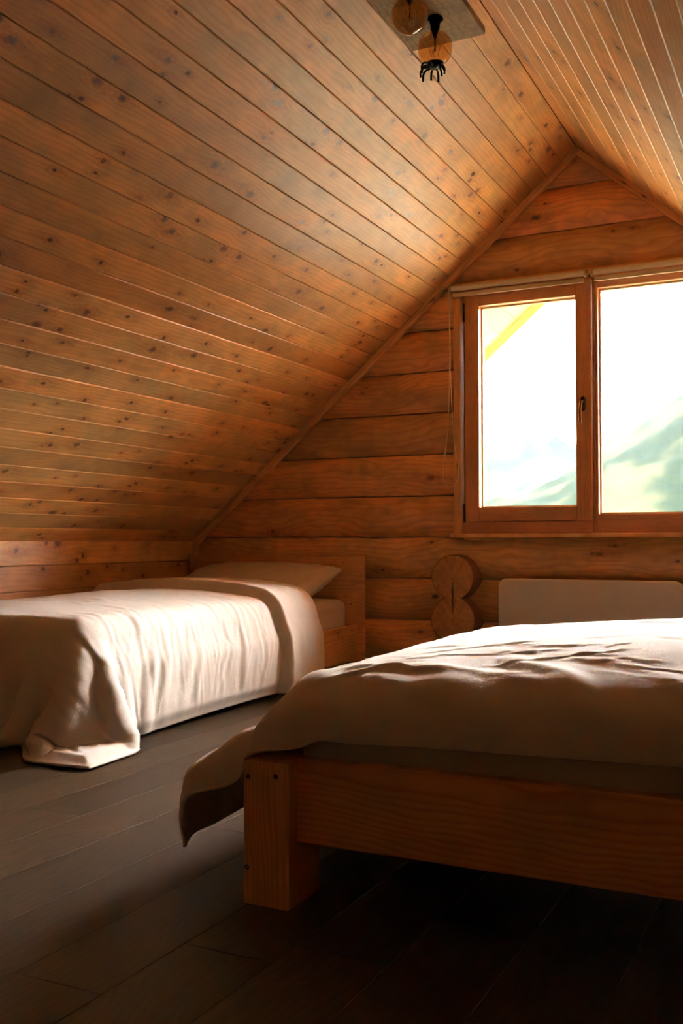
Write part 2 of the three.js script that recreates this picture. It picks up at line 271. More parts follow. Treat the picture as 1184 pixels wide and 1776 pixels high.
// ---------------------------------------------------------------- window
{
  const win = structure(group('window_1'), 'two-part wooden gable window with a hinged left sash', 'window');
  const S = (name, x0, x1, y0, y1, z0, z1, along, parent = win, o = {}) => boardBox(name, x0, x1, y0, y1, z0, z1, along, 'z', M.sash, sashA, parent, { c: 0.002, cf: 0.004, ...o });
  const zf = ZW + 0.012;
  // linings of the opening, fixed frame, mullion
  boardBox('lining', WX0, WX0 + 0.04, WY0, WY1, ZW - 0.2, zf + 0.01, 'y', 'z', M.bed, bedA, win); boardBox('lining', WX1 - 0.03, WX1, WY0, WY1, ZW - 0.2, zf + 0.01, 'y', 'z', M.bed, bedA, win); boardBox('lining', WX0 + 0.04, WX1 - 0.03, WY1 - 0.03, WY1, ZW - 0.2, zf, 'x', 'z', M.bed, bedA, win);
  const fx0 = WX0 + 0.044, fx1 = WX1 - 0.03, fy0 = WY0 + 0.0195, fy1 = WY1 - 0.0302, mx = -1.112;
  S('frame', fx0, mx, fy0, fy0 + 0.0645, ZW - 0.09, zf - 0.014, 'x'); S('frame', fx0, fx1, fy1 - 0.03, fy1, ZW - 0.09, zf - 0.014, 'x'); S('frame', fx0, fx0 + 0.02, fy0 + 0.062, fy1 - 0.03, ZW - 0.09, zf - 0.03, 'y'); S('mullion', mx, mx + 0.014, fy0, fy1 - 0.03, ZW - 0.09, zf - 0.02, 'y');
  // hinged left sash
  const sash = group('sash', win); lab(sash, 'hinged left sash with bronze handle');
  const a0 = -1.797, a1 = -1.114, b0 = 0.8602, b1 = 2.104, g0 = -1.718, g1 = -1.196, h0 = 0.934, h1 = 2.028, zs = ZW - 0.062, ze = zf;
  S('stile', a0, g0, b0, b1, zs, ze, 'y', sash); S('stile', g1, a1, b0, b1, zs, ze, 'y', sash); S('rail', g0, g1, b0, h0, zs, ze, 'x', sash); S('rail', g0, g1, h1, b1, zs, ze, 'x', sash);
  mesh('pane', box(g0 - 0.004, g1 + 0.004, h0 - 0.004, h1 + 0.004, ZW - 0.031, ZW - 0.03).scale(1, 1, 1), M.pane, sash);
  const glass = (m, x0, x1, y0, y1, z) => { m.geometry = new THREE.PlaneGeometry(x1 - x0, y1 - y0).translate((x0 + x1) / 2, (y0 + y1) / 2, z); };
  glass(sash.children.at(-1), g0 - 0.004, g1 + 0.004, h0 - 0.004, h1 + 0.004, ZW - 0.03);
  for (const [x0, x1, y0, y1] of [[g0, g0 + 0.009, h0, h1], [g1 - 0.009, g1, h0, h1], [g0 + 0.009, g1 - 0.009, h0, h0 + 0.009], [g0 + 0.009, g1 - 0.009, h1 - 0.009, h1]]) mesh('glazing_bead', box(x0, x1, y0, y1, ZW - 0.06, ZW - 0.034), M.bead, sash);
  for (const y of [0.905, 2.0]) mesh('hinge', new THREE.CylinderGeometry(0.006, 0.006, 0.1, 10).translate(a0 - 0.0065, y, ze - 0.004), M.rubber, sash);
  const handle = group('handle', sash); lab(handle, 'bronze lever handle pointing down');
  {
    const hx = -1.158, hy = 1.462, parts = [];
    const plate = new THREE.CapsuleGeometry(0.013, 0.05, 6, 16).scale(1, 1, 0.55).translate(hx, hy, ze); parts.push(plate);
    const curve = new THREE.CatmullRomCurve3([V(hx, hy + 0.008, ze + 0.002), V(hx, hy + 0.008, ze + 0.035), V(hx - 0.002, hy - 0.004, ze + 0.046), V(hx - 0.004, hy - 0.05, ze + 0.05), V(hx - 0.004, hy - 0.1, ze + 0.044)]);
    parts.push(new THREE.TubeGeometry(curve, 24, 0.0075, 10)); parts.push(new THREE.SphereGeometry(0.0075, 10, 8).translate(hx - 0.004, hy - 0.1, ze + 0.044));
    handle.removeFromParent(); const hm = mesh('handle', mergeGeometries(parts.map((p) => p.toNonIndexed())), M.bronze, sash); lab(hm, 'bronze lever handle pointing down');
  }
  // fixed right light
  const fix = group('fixed_light', win); lab(fix, 'fixed right light');
  const c0 = mx + 0.014, c1 = fx1, k0 = -1.084, k1 = -0.47, d0 = fy0, d1 = fy1 - 0.03, m0 = 0.892, m1 = 2.058;
  S('stile', c0, k0, d0, d1, zs, zf - 0.016, 'y', fix); S('stile', k1, c1, d0, d1, zs, zf - 0.016, 'y', fix); S('rail', k0, k1, d0, m0, zs, zf - 0.016, 'x', fix); S('rail', k0, k1, m1, d1, zs, zf - 0.016, 'x', fix);
  glass(mesh('pane', box(0, 1, 0, 1, 0, 1), M.pane, fix), k0 - 0.004, k1 + 0.004, m0 - 0.004, m1 + 0.004, ZW - 0.034);
  for (const [x0, x1, y0, y1] of [[k0, k0 + 0.009, m0, m1], [k1 - 0.009, k1, m0, m1], [k0 + 0.009, k1 - 0.009, m0, m0 + 0.009], [k0 + 0.009, k1 - 0.009, m1 - 0.009, m1]]) mesh('glazing_bead', box(x0, x1, y0, y1, ZW - 0.06, ZW - 0.037), M.bead, fix);
  // sill
  boardBox('sill', WX0 - 0.012, WX1 + 0.012, WY0 - 0.004, WY0 + 0.02, ZW - 0.2, zf + 0.03, 'x', 'y', M.bed, bedA, win, { c: 0.004 });
  boardBox('sill_block', WX0 + 0.06, WX0 + 0.15, WY0 - 0.016, WY0 - 0.004, ZW - 0.02, zf + 0.02, 'x', 'y', M.bed, bedA, win);
}
// roller blinds, rolled up
{
  const make = (x0, x1, y, label, cordX) => {
    const b = tag(group('roller_blind'), label, 'blind'); const z = ZW + 0.045;
    const cyl = (r, a, c, n = 24) => new THREE.CylinderGeometry(r, r, c - a, n).rotateZ(Math.PI / 2).translate((a + c) / 2, y, z);
    mesh('fabric_roll', cyl(0.0155, x0 + 0.012, x1 - 0.012), M.blind, b);
    mesh('bottom_bar', new RoundedBoxGeometry(x1 - x0 - 0.03, 0.024, 0.014, 3, 0.005).translate((x0 + x1) / 2, y - 0.034, z - 0.006), M.blindBar, b);
    for (const x of [x0, x1 - 0.011]) { mesh('bracket', mergeGeometries([cyl(0.02, x, x + 0.011), box(x, x + 0.011, y - 0.008, y + 0.022, ZW - 0.0, z)].map((q) => q.toNonIndexed())), M.bracket, b); }
    if (cordX !== undefined) {
      const pts = [V(cordX, y, z + 0.022), V(cordX + 0.004, y - 0.3, z + 0.02), V(cordX + 0.012, y - 0.62, z + 0.016), V(cordX + 0.03, y - 0.86, z + 0.02), V(cordX + 0.052, y - 0.98, z + 0.022), V(cordX + 0.045, y - 1.05, z + 0.024), V(cordX + 0.01, y - 1.085, z + 0.026), V(cordX - 0.03, y - 1.05, z + 0.024), V(cordX - 0.034, y - 0.97, z + 0.02), V(cordX - 0.012, y - 0.78, z + 0.014), V(cordX - 0.002, y - 0.5, z + 0.012), V(cordX + 0.002, y - 0.2, z + 0.01), V(cordX + 0.001, y, z + 0.002)];
      mesh('pull_cord', new THREE.TubeGeometry(new THREE.CatmullRomCurve3(pts), 140, 0.0018, 6), M.cord, b);
    }
  };
  make(-1.872, -1.128, 2.128, 'rolled-up cream roller blind with hanging pull cord above the left sash', -1.868);
  make(-1.105, -0.42, 2.128, 'rolled-up cream roller blind above the right window pane, next to the other blind');
}
// panel heater under the window
{
  const h = tag(group('panel_heater'), 'cream electric panel heater with rounded corners under the window', 'heater');
  const rr = (w, hh, r) => { const s = new THREE.Shape(), a = w / 2, b = hh / 2; s.moveTo(-a + r, -b); s.lineTo(a - r, -b); s.absarc(a - r, -b + r, r, -Math.PI / 2, 0); s.lineTo(a, b - r); s.absarc(a - r, b - r, r, 0, Math.PI / 2); s.lineTo(-a + r, b); s.absarc(-a + r, b - r, r, Math.PI / 2, Math.PI); s.lineTo(-a, -b + r); s.absarc(-a + r, -b + r, r, Math.PI, 1.5 * Math.PI); return s; };
  h.position.set(-1.127, 0.335, ZW);
  const bd = mesh('body', new THREE.ExtrudeGeometry(rr(0.90, 0.43, 0.03), { depth: 0.035, bevelEnabled: true, bevelThickness: 0.006, bevelSize: 0.006, curveSegments: 10 }).translate(0, 0, 0.024), M.heater, h);
  mesh('front_panel', new THREE.ExtrudeGeometry(rr(0.90, 0.425, 0.032), { depth: 0.008, bevelEnabled: true, bevelThickness: 0.008, bevelSize: 0.012, bevelSegments: 5, curveSegments: 12 }).translate(0, 0, 0.078), M.heater, h);
  for (const x of [-0.3, 0.3]) mesh('wall_bracket', box(x - 0.02, x + 0.02, -0.12, 0.12, 0.002, 0.022), M.heaterDark, h);
  mesh('control_knob', new THREE.CylinderGeometry(0.016, 0.018, 0.012, 20).rotateX(Math.PI / 2).translate(0.40, 0.16, 0.098), M.heater, h);
}

// ---------------------------------------------------------------- bedsteads
function bedPost(parent, x0, x1, z0, z1, top) { return boardBox('post', x0, x1, 0, top, z0, z1, 'y', 'z', M.bed, bedA, parent, { c: 0.003, cf: 0.003 }); }
{
  const b = tag(group('double_bed'), 'low pine double bed frame with thick square posts in the foreground', 'bed');
  const x0 = -1.115, x1 = 0.93, z1 = -1.785, z0 = -3.42, pw = 0.108, pd = 0.14, top = 0.296;
  const post = (x, z, t = top) => bedPost(b, x, x + pw, z, z + pd, t);
  lab(post(x0, z1 - pd), 'near foot post with two plugged screw holes'); post(x0, z0); post(x1 - pw, z1 - pd); post(x1 - pw, z0);
  const rail = (xa, xb, za, zb, al) => boardBox('rail', xa, xb, 0.128, 0.302, za, zb, al, al === 'x' ? 'z' : 'x', M.bed, bedA, b, { c: 0.003 });
  rail(x0 + pw, x1 - pw, z1 - 0.078, z1 - 0.038, 'x'); rail(x0 + pw, x1 - pw, z0 + 0.038, z0 + 0.078, 'x'); rail(x0 + 0.03, x0 + 0.07, z0 + pd, z1 - pd, 'z'); rail(x1 - 0.07, x1 - 0.03, z0 + pd, z1 - pd, 'z');
  boardBox('headboard', x1, x1 + 0.035, 0.05, 0.66, z0, z1, 'z', 'x', M.bed, bedA, b);
  for (let i = 0; i < 14; i++) { const x = x0 + 0.14 + i * 0.13; boardBox('slat', x, x + 0.08, 0.22, 0.24, z0 + 0.078, z1 - 0.078, 'z', 'y', M.bed, bedA, b); }
  for (const [x, y] of [[x0 + 0.012, 0.262], [x0 + 0.078, 0.268], [x0 + 0.01, 0.075]]) mesh('screw_hole', new THREE.TorusGeometry(0.0035, 0.0018, 6, 14).translate(x, y, z1 + 0.0003), M.rubber, b);
  const m = tag(mesh('mattress', new RoundedBoxGeometry(1.86, 0.16, 1.49, 5, 0.05).translate(-0.1, 0.322, -2.6), new THREE.MeshStandardMaterial({ color: 0xb9ab98, roughness: 0.95 })), 'sheet-covered mattress under the double duvet on the near bed', 'mattress');
}
{
  const b = tag(group('single_bed'), 'narrow pine single bed with a plank headboard against the log wall', 'bed');
  const x0 = -3.545, x1 = -2.405, z1 = -2.77, z0 = -5.085;
  const hb = group('headboard', b);
  boardBox('plank', x0, x1 + 0.03, 0.47, 0.668, z0 - 0.0, z0 + 0.038, 'x', 'z', M.bed, bedA, hb, { c: 0.002, row: 2, u0: 0.4 }); boardBox('plank', x0, x1 + 0.03, 0.272, 0.4685, z0, z0 + 0.038, 'x', 'z', M.bed, bedA, hb, { c: 0.002, row: 0, u0: 1.3 }); boardBox('plank', x0, x1 + 0.03, 0.0, 0.2705, z0, z0 + 0.038, 'x', 'z', M.bed, bedA, hb, { c: 0.002 });
  for (const [x, y] of [[x0 + 0.06, 0.638], [x1 - 0.085, 0.632], [x1 - 0.04, 0.4]]) mesh('nail', new THREE.SphereGeometry(0.004, 10, 6).scale(1, 1, 0.4).translate(x, y, z0 + 0.038), M.heaterDark, b);
  boardBox('rail', x1 - 0.03, x1, 0.09, 0.285, z1, z0 + 0.038, 'z', 'x', M.bed, bedA, b); boardBox('rail', x0, x0 + 0.03, 0.09, 0.285, z1, z0 + 0.038, 'z', 'x', M.bed, bedA, b); boardBox('rail', x0 + 0.03, x1 - 0.03, 0.09, 0.285, z1 - 0.03, z1, 'x', 'z', M.bed, bedA, b);
  for (const x of [x0 + 0.02, x1 - 0.175]) boardBox('leg', x, x + 0.15, 0, 0.12, z1 - 0.15, z1 - 0.031, 'y', 'z', M.bed, bedA, b);
  for (let i = 0; i < 15; i++) { const z = z0 + 0.12 + i * 0.145; boardBox('slat', x0 + 0.03, x1 - 0.03, 0.2, 0.22, z, z + 0.08, 'x', 'y', M.bed, bedA, b); }
}

// ---------------------------------------------------------------- cloth
// A hanging sheet by position-based dynamics: it falls on rounded boxes and comes to rest.
function drape({ x0, x1, z0, z1, y, step, boxes, planes = [], steps = 220, iters = 12, excess = 0.02, bend = 0.25, thick = 0.012, seed = 1, floorY = 0.012, shape }) {
  const nx = Math.round((x1 - x0) / step) + 1, nz = Math.round((z1 - z0) / step) + 1, N = nx * nz, hx = (x1 - x0) / (nx - 1), hz = (z1 - z0) / (nz - 1);
  const P = new Float64Array(N * 3), Q = new Float64Array(N * 3), id = (i, j) => j * nx + i;
  for (let j = 0; j < nz; j++) for (let i = 0; i < nx; i++) { const k = id(i, j) * 3; P[k] = x0 + i * hx; P[k + 1] = y + 0.012 * fbm(i * 0.16 + seed * 7, j * 0.16 + seed, 3); P[k + 2] = z0 + j * hz; if (shape) shape(P, k); }
  Q.set(P);
  const C = [], add = (a, b, l, s, e) => C.push([a, b, shape ? Math.hypot(P[a * 3] - P[b * 3], P[a * 3 + 2] - P[b * 3 + 2]) * e : l, s]);
  for (let j = 0; j < nz; j++) for (let i = 0; i < nx; i++) {
    const e = 1 + excess * (1 + 1.2 * fbm(i * 0.09 + 3 + seed * 5, j * 0.09 + seed, 2));
    if (i + 1 < nx) add(id(i, j), id(i + 1, j), hx * e, 1, e);
    if (j + 1 < nz) add(id(i, j), id(i, j + 1), hz * e, 1, e);
    if (i + 1 < nx && j + 1 < nz) { const d = Math.hypot(hx, hz) * e; add(id(i, j), id(i + 1, j + 1), d, 0.5, e); add(id(i + 1, j), id(i, j + 1), d, 0.5, e); }
    if (i + 2 < nx) add(id(i, j), id(i + 2, j), 2 * hx * e, bend, e);
    if (j + 2 < nz) add(id(i, j), id(i, j + 2), 2 * hz * e, bend, e);
  }
  const n = C.length, A = new Int32Array(n), B = new Int32Array(n), L = new Float64Array(n), S = new Float64Array(n);
  C.forEach((c, i) => { A[i] = c[0] * 3; B[i] = c[1] * 3; L[i] = c[2]; S[i] = c[3]; });
  for (let st = 0; st < steps; st++) {
    const damp = st < steps * 0.6 ? 0.975 : 0.9, g = 9.8 / 3600 * 0.8;
    for (let k = 0; k < N * 3; k += 3) for (let c = 0; c < 3; c++) { const v = (P[k + c] - Q[k + c]) * damp; Q[k + c] = P[k + c]; P[k + c] += v - (c === 1 ? g : 0); }
    for (let it = 0; it < iters; it++) {
      for (let q = 0; q < n; q++) {
        const a = A[q], b = B[q], dx = P[b] - P[a], dy = P[b + 1] - P[a + 1], dz = P[b + 2] - P[a + 2], d = Math.sqrt(dx * dx + dy * dy + dz * dz) + 1e-9, f = 0.5 * S[q] * (d - L[q]) / d;
        P[a] += dx * f; P[a + 1] += dy * f; P[a + 2] += dz * f; P[b] -= dx * f; P[b + 1] -= dy * f; P[b + 2] -= dz * f;
      }
      if (it % 3 === 2) for (let k = 0; k < N * 3; k += 3) {
        for (const b of boxes) {
          const px = P[k] - b.c[0], pz = P[k + 2] - b.c[2]; let py = P[k + 1] - b.c[1];
          if (b.crown) { const u = clamp(px / b.h[0], -1, 1), v = clamp(pz / b.h[2], -1, 1); py -= b.crown * (1 - u * u) * (1 - v * v); }
          const qx = Math.abs(px) - b.h[0] + b.r, qy = Math.abs(py) - b.h[1] + b.r, qz = Math.abs(pz) - b.h[2] + b.r;
          const ox = Math.max(qx, 0), oy = Math.max(qy, 0), oz = Math.max(qz, 0), ol = Math.hypot(ox, oy, oz); let d, gx = 0, gy = 0, gz = 0;
          if (ol > 0) { d = ol - b.r; gx = ox / ol * Math.sign(px); gy = oy / ol * Math.sign(py); gz = oz / ol * Math.sign(pz); } else { const m = Math.max(qx, qy, qz); d = m - b.r; if (m === qx) gx = Math.sign(px); else if (m === qy) gy = Math.sign(py); else gz = Math.sign(pz); }
          if (d < thick) {
            const f = thick - d; P[k] += gx * f; P[k + 1] += gy * f; P[k + 2] += gz * f;
            const vx = P[k] - Q[k], vy = P[k + 1] - Q[k + 1], vz = P[k + 2] - Q[k + 2], vn_ = vx * gx + vy * gy + vz * gz, mu = b.mu ?? 0.35;
            P[k] -= mu * (vx - vn_ * gx); P[k + 1] -= mu * (vy - vn_ * gy); P[k + 2] -= mu * (vz - vn_ * gz);
          }
        }
        if (P[k + 1] < floorY) { P[k + 1] = floorY; P[k] = lerp(P[k], Q[k], 0.6); P[k + 2] = lerp(P[k + 2], Q[k + 2], 0.6); }
        for (const [ax, s, v] of planes) if ((P[k + ax] - v) * s < 0) P[k + ax] = v;
      }
    }
  }
  return { P, nx, nz, hx, hz };
}
function relax(c, times) { const { P, nx, nz } = c; for (let t = 0; t < times; t++) { const O = P.slice(); for (let j = 0; j < nz; j++) for (let i = 0; i < nx; i++) for (let a = 0; a < 3; a++) { let s = 0, w = 0; const ei = i === 0 || i === nx - 1, ej = j === 0 || j === nz - 1; for (const [di, dj] of [[1, 0], [-1, 0], [0, 1], [0, -1]]) { const I = i + di, J = j + dj; if (I < 0 || J < 0 || I >= nx || J >= nz) continue; if (ei && di !== 0 || ej && dj !== 0) continue; s += O[(J * nx + I) * 3 + a]; w++; } if (w === 0) continue; const k = (j * nx + i) * 3 + a; P[k] = lerp(O[k], s / w, 0.45); } } return c; }
// Catmull-Rom upsampling of the sheet
function refine(c, f) {
  const { P, nx, nz } = c, mx = (nx - 1) * f + 1, mz = (nz - 1) * f + 1, out = new Float64Array(mx * mz * 3);
  const w = (t) => [(-t + 2 * t * t - t * t * t) / 2, (2 - 5 * t * t + 3 * t * t * t) / 2, (t + 4 * t * t - 3 * t * t * t) / 2, (-t * t + t * t * t) / 2];
  for (let j = 0; j < mz; j++) for (let i = 0; i < mx; i++) {
    const I = Math.min(Math.floor(i / f), nx - 2), J = Math.min(Math.floor(j / f), nz - 2), wi = w(i / f - I), wj = w(j / f - J), o = (j * mx + i) * 3;
    for (let b = 0; b < 4; b++) for (let a = 0; a < 4; a++) { const k = (clamp(J + b - 1, 0, nz - 1) * nx + clamp(I + a - 1, 0, nx - 1)) * 3, q = wi[a] * wj[b]; for (let e = 0; e < 3; e++) out[o + e] += q * P[k + e]; }
  }
  return { P: out, nx: mx, nz: mz, hx: c.hx / f, hz: c.hz / f };
}
function normalsOf(c) {
  const { P, nx, nz } = c, N = new Float64Array(P.length);
  for (let j = 0; j < nz; j++) for (let i = 0; i < nx; i++) {
    const a = (j * nx + Math.max(i - 1, 0)) * 3, b = (j * nx + Math.min(i + 1, nx - 1)) * 3, d = (Math.max(j - 1, 0) * nx + i) * 3, e = (Math.min(j + 1, nz - 1) * nx + i) * 3;
    const ux_ = P[b] - P[a], uy_ = P[b + 1] - P[a + 1], uz_ = P[b + 2] - P[a + 2], vx = P[e] - P[d], vy = P[e + 1] - P[d + 1], vz = P[e + 2] - P[d + 2];
    let x = vy * uz_ - vz * uy_, y = vz * ux_ - vx * uz_, z = vx * uy_ - vy * ux_; const l = Math.hypot(x, y, z) + 1e-12, k = (j * nx + i) * 3; N[k] = x / l; N[k + 1] = y / l; N[k + 2] = z / l;
  }
  return N;
}
// closed quilt from a sheet: outer face offset by out(i, j), inner face by -inn(i, j)
function quilt(c, out, inn, j0 = 0, j1 = c.nz - 1, i0 = 0, i1 = c.nx - 1) {
  const { P, nx, hx, hz } = c, N = c.N ??= normalsOf(c), w = i1 - i0 + 1, h = j1 - j0 + 1, pos = [], uv = [], idx = [];
  for (const s of [1, -1]) for (let j = j0; j <= j1; j++) for (let i = i0; i <= i1; i++) { const k = (j * nx + i) * 3, o = s > 0 ? out(i, j) : -inn(i, j); pos.push(P[k] + N[k] * o, Math.max(0.003, P[k + 1] + N[k + 1] * o), P[k + 2] + N[k + 2] * o); uv.push(i * hx, j * hz); }
  const at = (s, i, j) => (s > 0 ? 0 : w * h) + j * w + i;
  for (let j = 0; j < h - 1; j++) for (let i = 0; i < w - 1; i++) { const a = at(1, i, j), b = at(1, i + 1, j), d = at(1, i, j + 1), e = at(1, i + 1, j + 1); idx.push(a, d, b, b, d, e); const q = w * h; idx.push(a + q, b + q, d + q, b + q, e + q, d + q); }
  const edge = (list) => { for (let k = 0; k < list.length - 1; k++) { const [i, j] = list[k], [I, J] = list[k + 1]; idx.push(at(1, i, j), at(1, I, J), at(-1, i, j), at(1, I, J), at(-1, I, J), at(-1, i, j)); } };
  const ring = []; for (let i = 0; i < w; i++) ring.push([i, 0]); for (let j = 1; j < h; j++) ring.push([w - 1, j]); for (let i = w - 2; i >= 0; i--) ring.push([i, h - 1]); for (let j = h - 2; j >= 0; j--) ring.push([0, j]); edge(ring);
  const g = new THREE.BufferGeometry(); g.setAttribute('position', new THREE.Float32BufferAttribute(pos, 3)); g.setAttribute('uv', new THREE.Float32BufferAttribute(uv, 2)); g.setIndex(idx); g.computeVertexNormals(); return g;
}
// creases: short strokes on the sheet (metres along its two sides), each a soft ridge with a valley beside it
function creases(c, strokes) {
  const out = new Float32Array(c.nx * c.nz);
  for (const [x, z, ang, len, w, amp, bow = 0] of strokes) {
    const ca = Math.cos(ang), sa = Math.sin(ang), R_ = len / 2 + 5 * w, i0 = Math.max(0, Math.floor((x - R_) / c.hx)), i1 = Math.min(c.nx - 1, Math.ceil((x + R_) / c.hx)), j0 = Math.max(0, Math.floor((z - R_) / c.hz)), j1 = Math.min(c.nz - 1, Math.ceil((z + R_) / c.hz));
    for (let j = j0; j <= j1; j++) for (let i = i0; i <= i1; i++) {
      const dx = i * c.hx - x, dz = j * c.hz - z, s = (dx * ca + dz * sa) / (len / 2); if (s < -1 || s > 1) continue;
      const t = (-dx * sa + dz * ca - bow * (1 - s * s) + 0.006 * vn(s * 3 + x * 40, z * 30)) / (w * (0.6 + 0.4 * (1 - s * s)));
      if (t > 5 || t < -4) continue;
      out[j * c.nx + i] += amp * Math.pow(1 - s * s, 1.2) * (Math.exp(-t * t) - 0.55 * Math.exp(-(t - 1.7) * (t - 1.7)));
    }
  }
  return (i, j) => out[j * c.nx + i];
}
// linen: weave and fine creases as relief only
const linen = (() => { const S = 1024, a = new Uint8Array(S * S * 4); for (let y = 0; y < S; y++) for (let x = 0; x < S; x++) { const u = x / S, v = y / S; let cr = 0; for (const [f, s, w] of [[12, 3, 1], [24, 11, 0.6], [48, 29, 0.35]]) { const q = vn(u * f + 0.8 * vn(u * 8 + s, v * 8), v * f * 0.7 + s, f); cr += w * (1 - Math.min(1, Math.abs(q) * 3)); } const weave = ((x + y) & 1) * 8 + 14 * vn(x * 0.7, y * 0.7), h = 110 + 14 * cr + 1.5 * weave, o = (y * S + x) * 4; a[o] = a[o + 1] = a[o + 2] = clamp(h, 0, 255); a[o + 3] = 255; } const t = new THREE.DataTexture(a, S, S); t.wrapS = t.wrapT = THREE.RepeatWrapping; t.magFilter = THREE.LinearFilter; t.minFilter = THREE.LinearMipmapLinearFilter; t.generateMipmaps = true; t.repeat.set(1.1, 1.1); t.needsUpdate = true; return t; })();
const cloth = (color) => new THREE.MeshPhysicalMaterial({ color, roughness: 0.92, bumpMap: linen, bumpScale: 0.0022, sheen: 0.15, sheenRoughness: 0.6, sheenColor: new THREE.Color(0xffffff) });
M.duvet = cloth(0xefe8de); M.pillow = cloth(0xdccfbe); M.sheet = cloth(0xdccfbe);

// near duvet
{
  const mt = { c: [-0.1, 0.325, -2.6], h: [0.96, 0.095, 0.765], r: 0.08, crown: 0.095 };
  const X0 = -1.475, Z0 = -3.62, s = relax(drape({ x0: X0, x1: 0.9, z0: Z0, z1: -1.765, y: 0.54, step: 0.026, boxes: [mt, { c: [-1.061, 0.148, -1.855], h: [0.056, 0.15, 0.072], r: 0.01 }, { c: [-0.1, 0.15, -1.84], h: [1.0, 0.155, 0.02], r: 0.01 }, { c: [-1.12, 0.16, -2.63], h: [0.085, 0.15, 0.76], r: 0.07 }, { c: [-1.15, 0.10, -2.63], h: [0.19, 0.13, 0.77], r: 0.09 }], shape: (P, k) => { P[k + 2] = -3.62 + (P[k + 2] + 3.62) * lerp(0.94, 1, smooth(-1.42, -0.95, P[k])); }, seed: 3, excess: 0.018, thick: 0.012, iters: 14 }), 2);
  const c = refine(s, 3), r = rng(900), st = [];
  for (let k = 0; k < 70; k++) st.push([0.2 + r() * 1.3, 1.35 + r() * 0.36, -0.25 + (r() - 0.5) * 1.3, 0.08 + r() * 0.22, 0.005 + r() * 0.007, 0.0035 + r() * 0.006, (r() - 0.5) * 0.03]);
  for (let k = 0; k < 80; k++) st.push([0.3 + r() * 1.3, 0.3 + r() * 1.1, (r() - 0.5) * 0.7, 0.08 + r() * 0.28, 0.007 + r() * 0.009, 0.002 + r() * 0.004, (r() - 0.5) * 0.03]);
  for (let k = 0; k < 26; k++) st.push([0.15 + r() * 1.4, 1.62 + r() * 0.2, 0.5 + (r() - 0.5) * 0.9, 0.15 + r() * 0.3, 0.018 + r() * 0.02, 0.012 + r() * 0.016, (r() - 0.5) * 0.05]);
  for (let k = 0; k < 22; k++) st.push([0.02 + r() * 0.35, 1.3 + r() * 0.5, -0.6 + (r() - 0.5) * 0.8, 0.12 + r() * 0.25, 0.01 + r() * 0.012, 0.003 + r() * 0.005, (r() - 0.5) * 0.04]);
  const cr0 = creases(c, st), cr = (i, j) => 0.3 * cr0(i, j), ed = (i, j) => Math.min(i, c.nx - 1 - i, j, c.nz - 1 - j) * c.hx, wr = (i, j) => 0.010 * fbm(i * 0.033, j * 0.023 + 40, 3) + cr(i, j);
  tag(mesh('duvet', quilt(c, (i, j) => (0.004 + 0.030 * smooth(0, 0.06, ed(i, j))) + wr(i, j) * smooth(0, 0.06, ed(i, j)), (i, j) => 0.004), M.duvet), 'large white duvet spread over the near double bed', 'duvet');
}
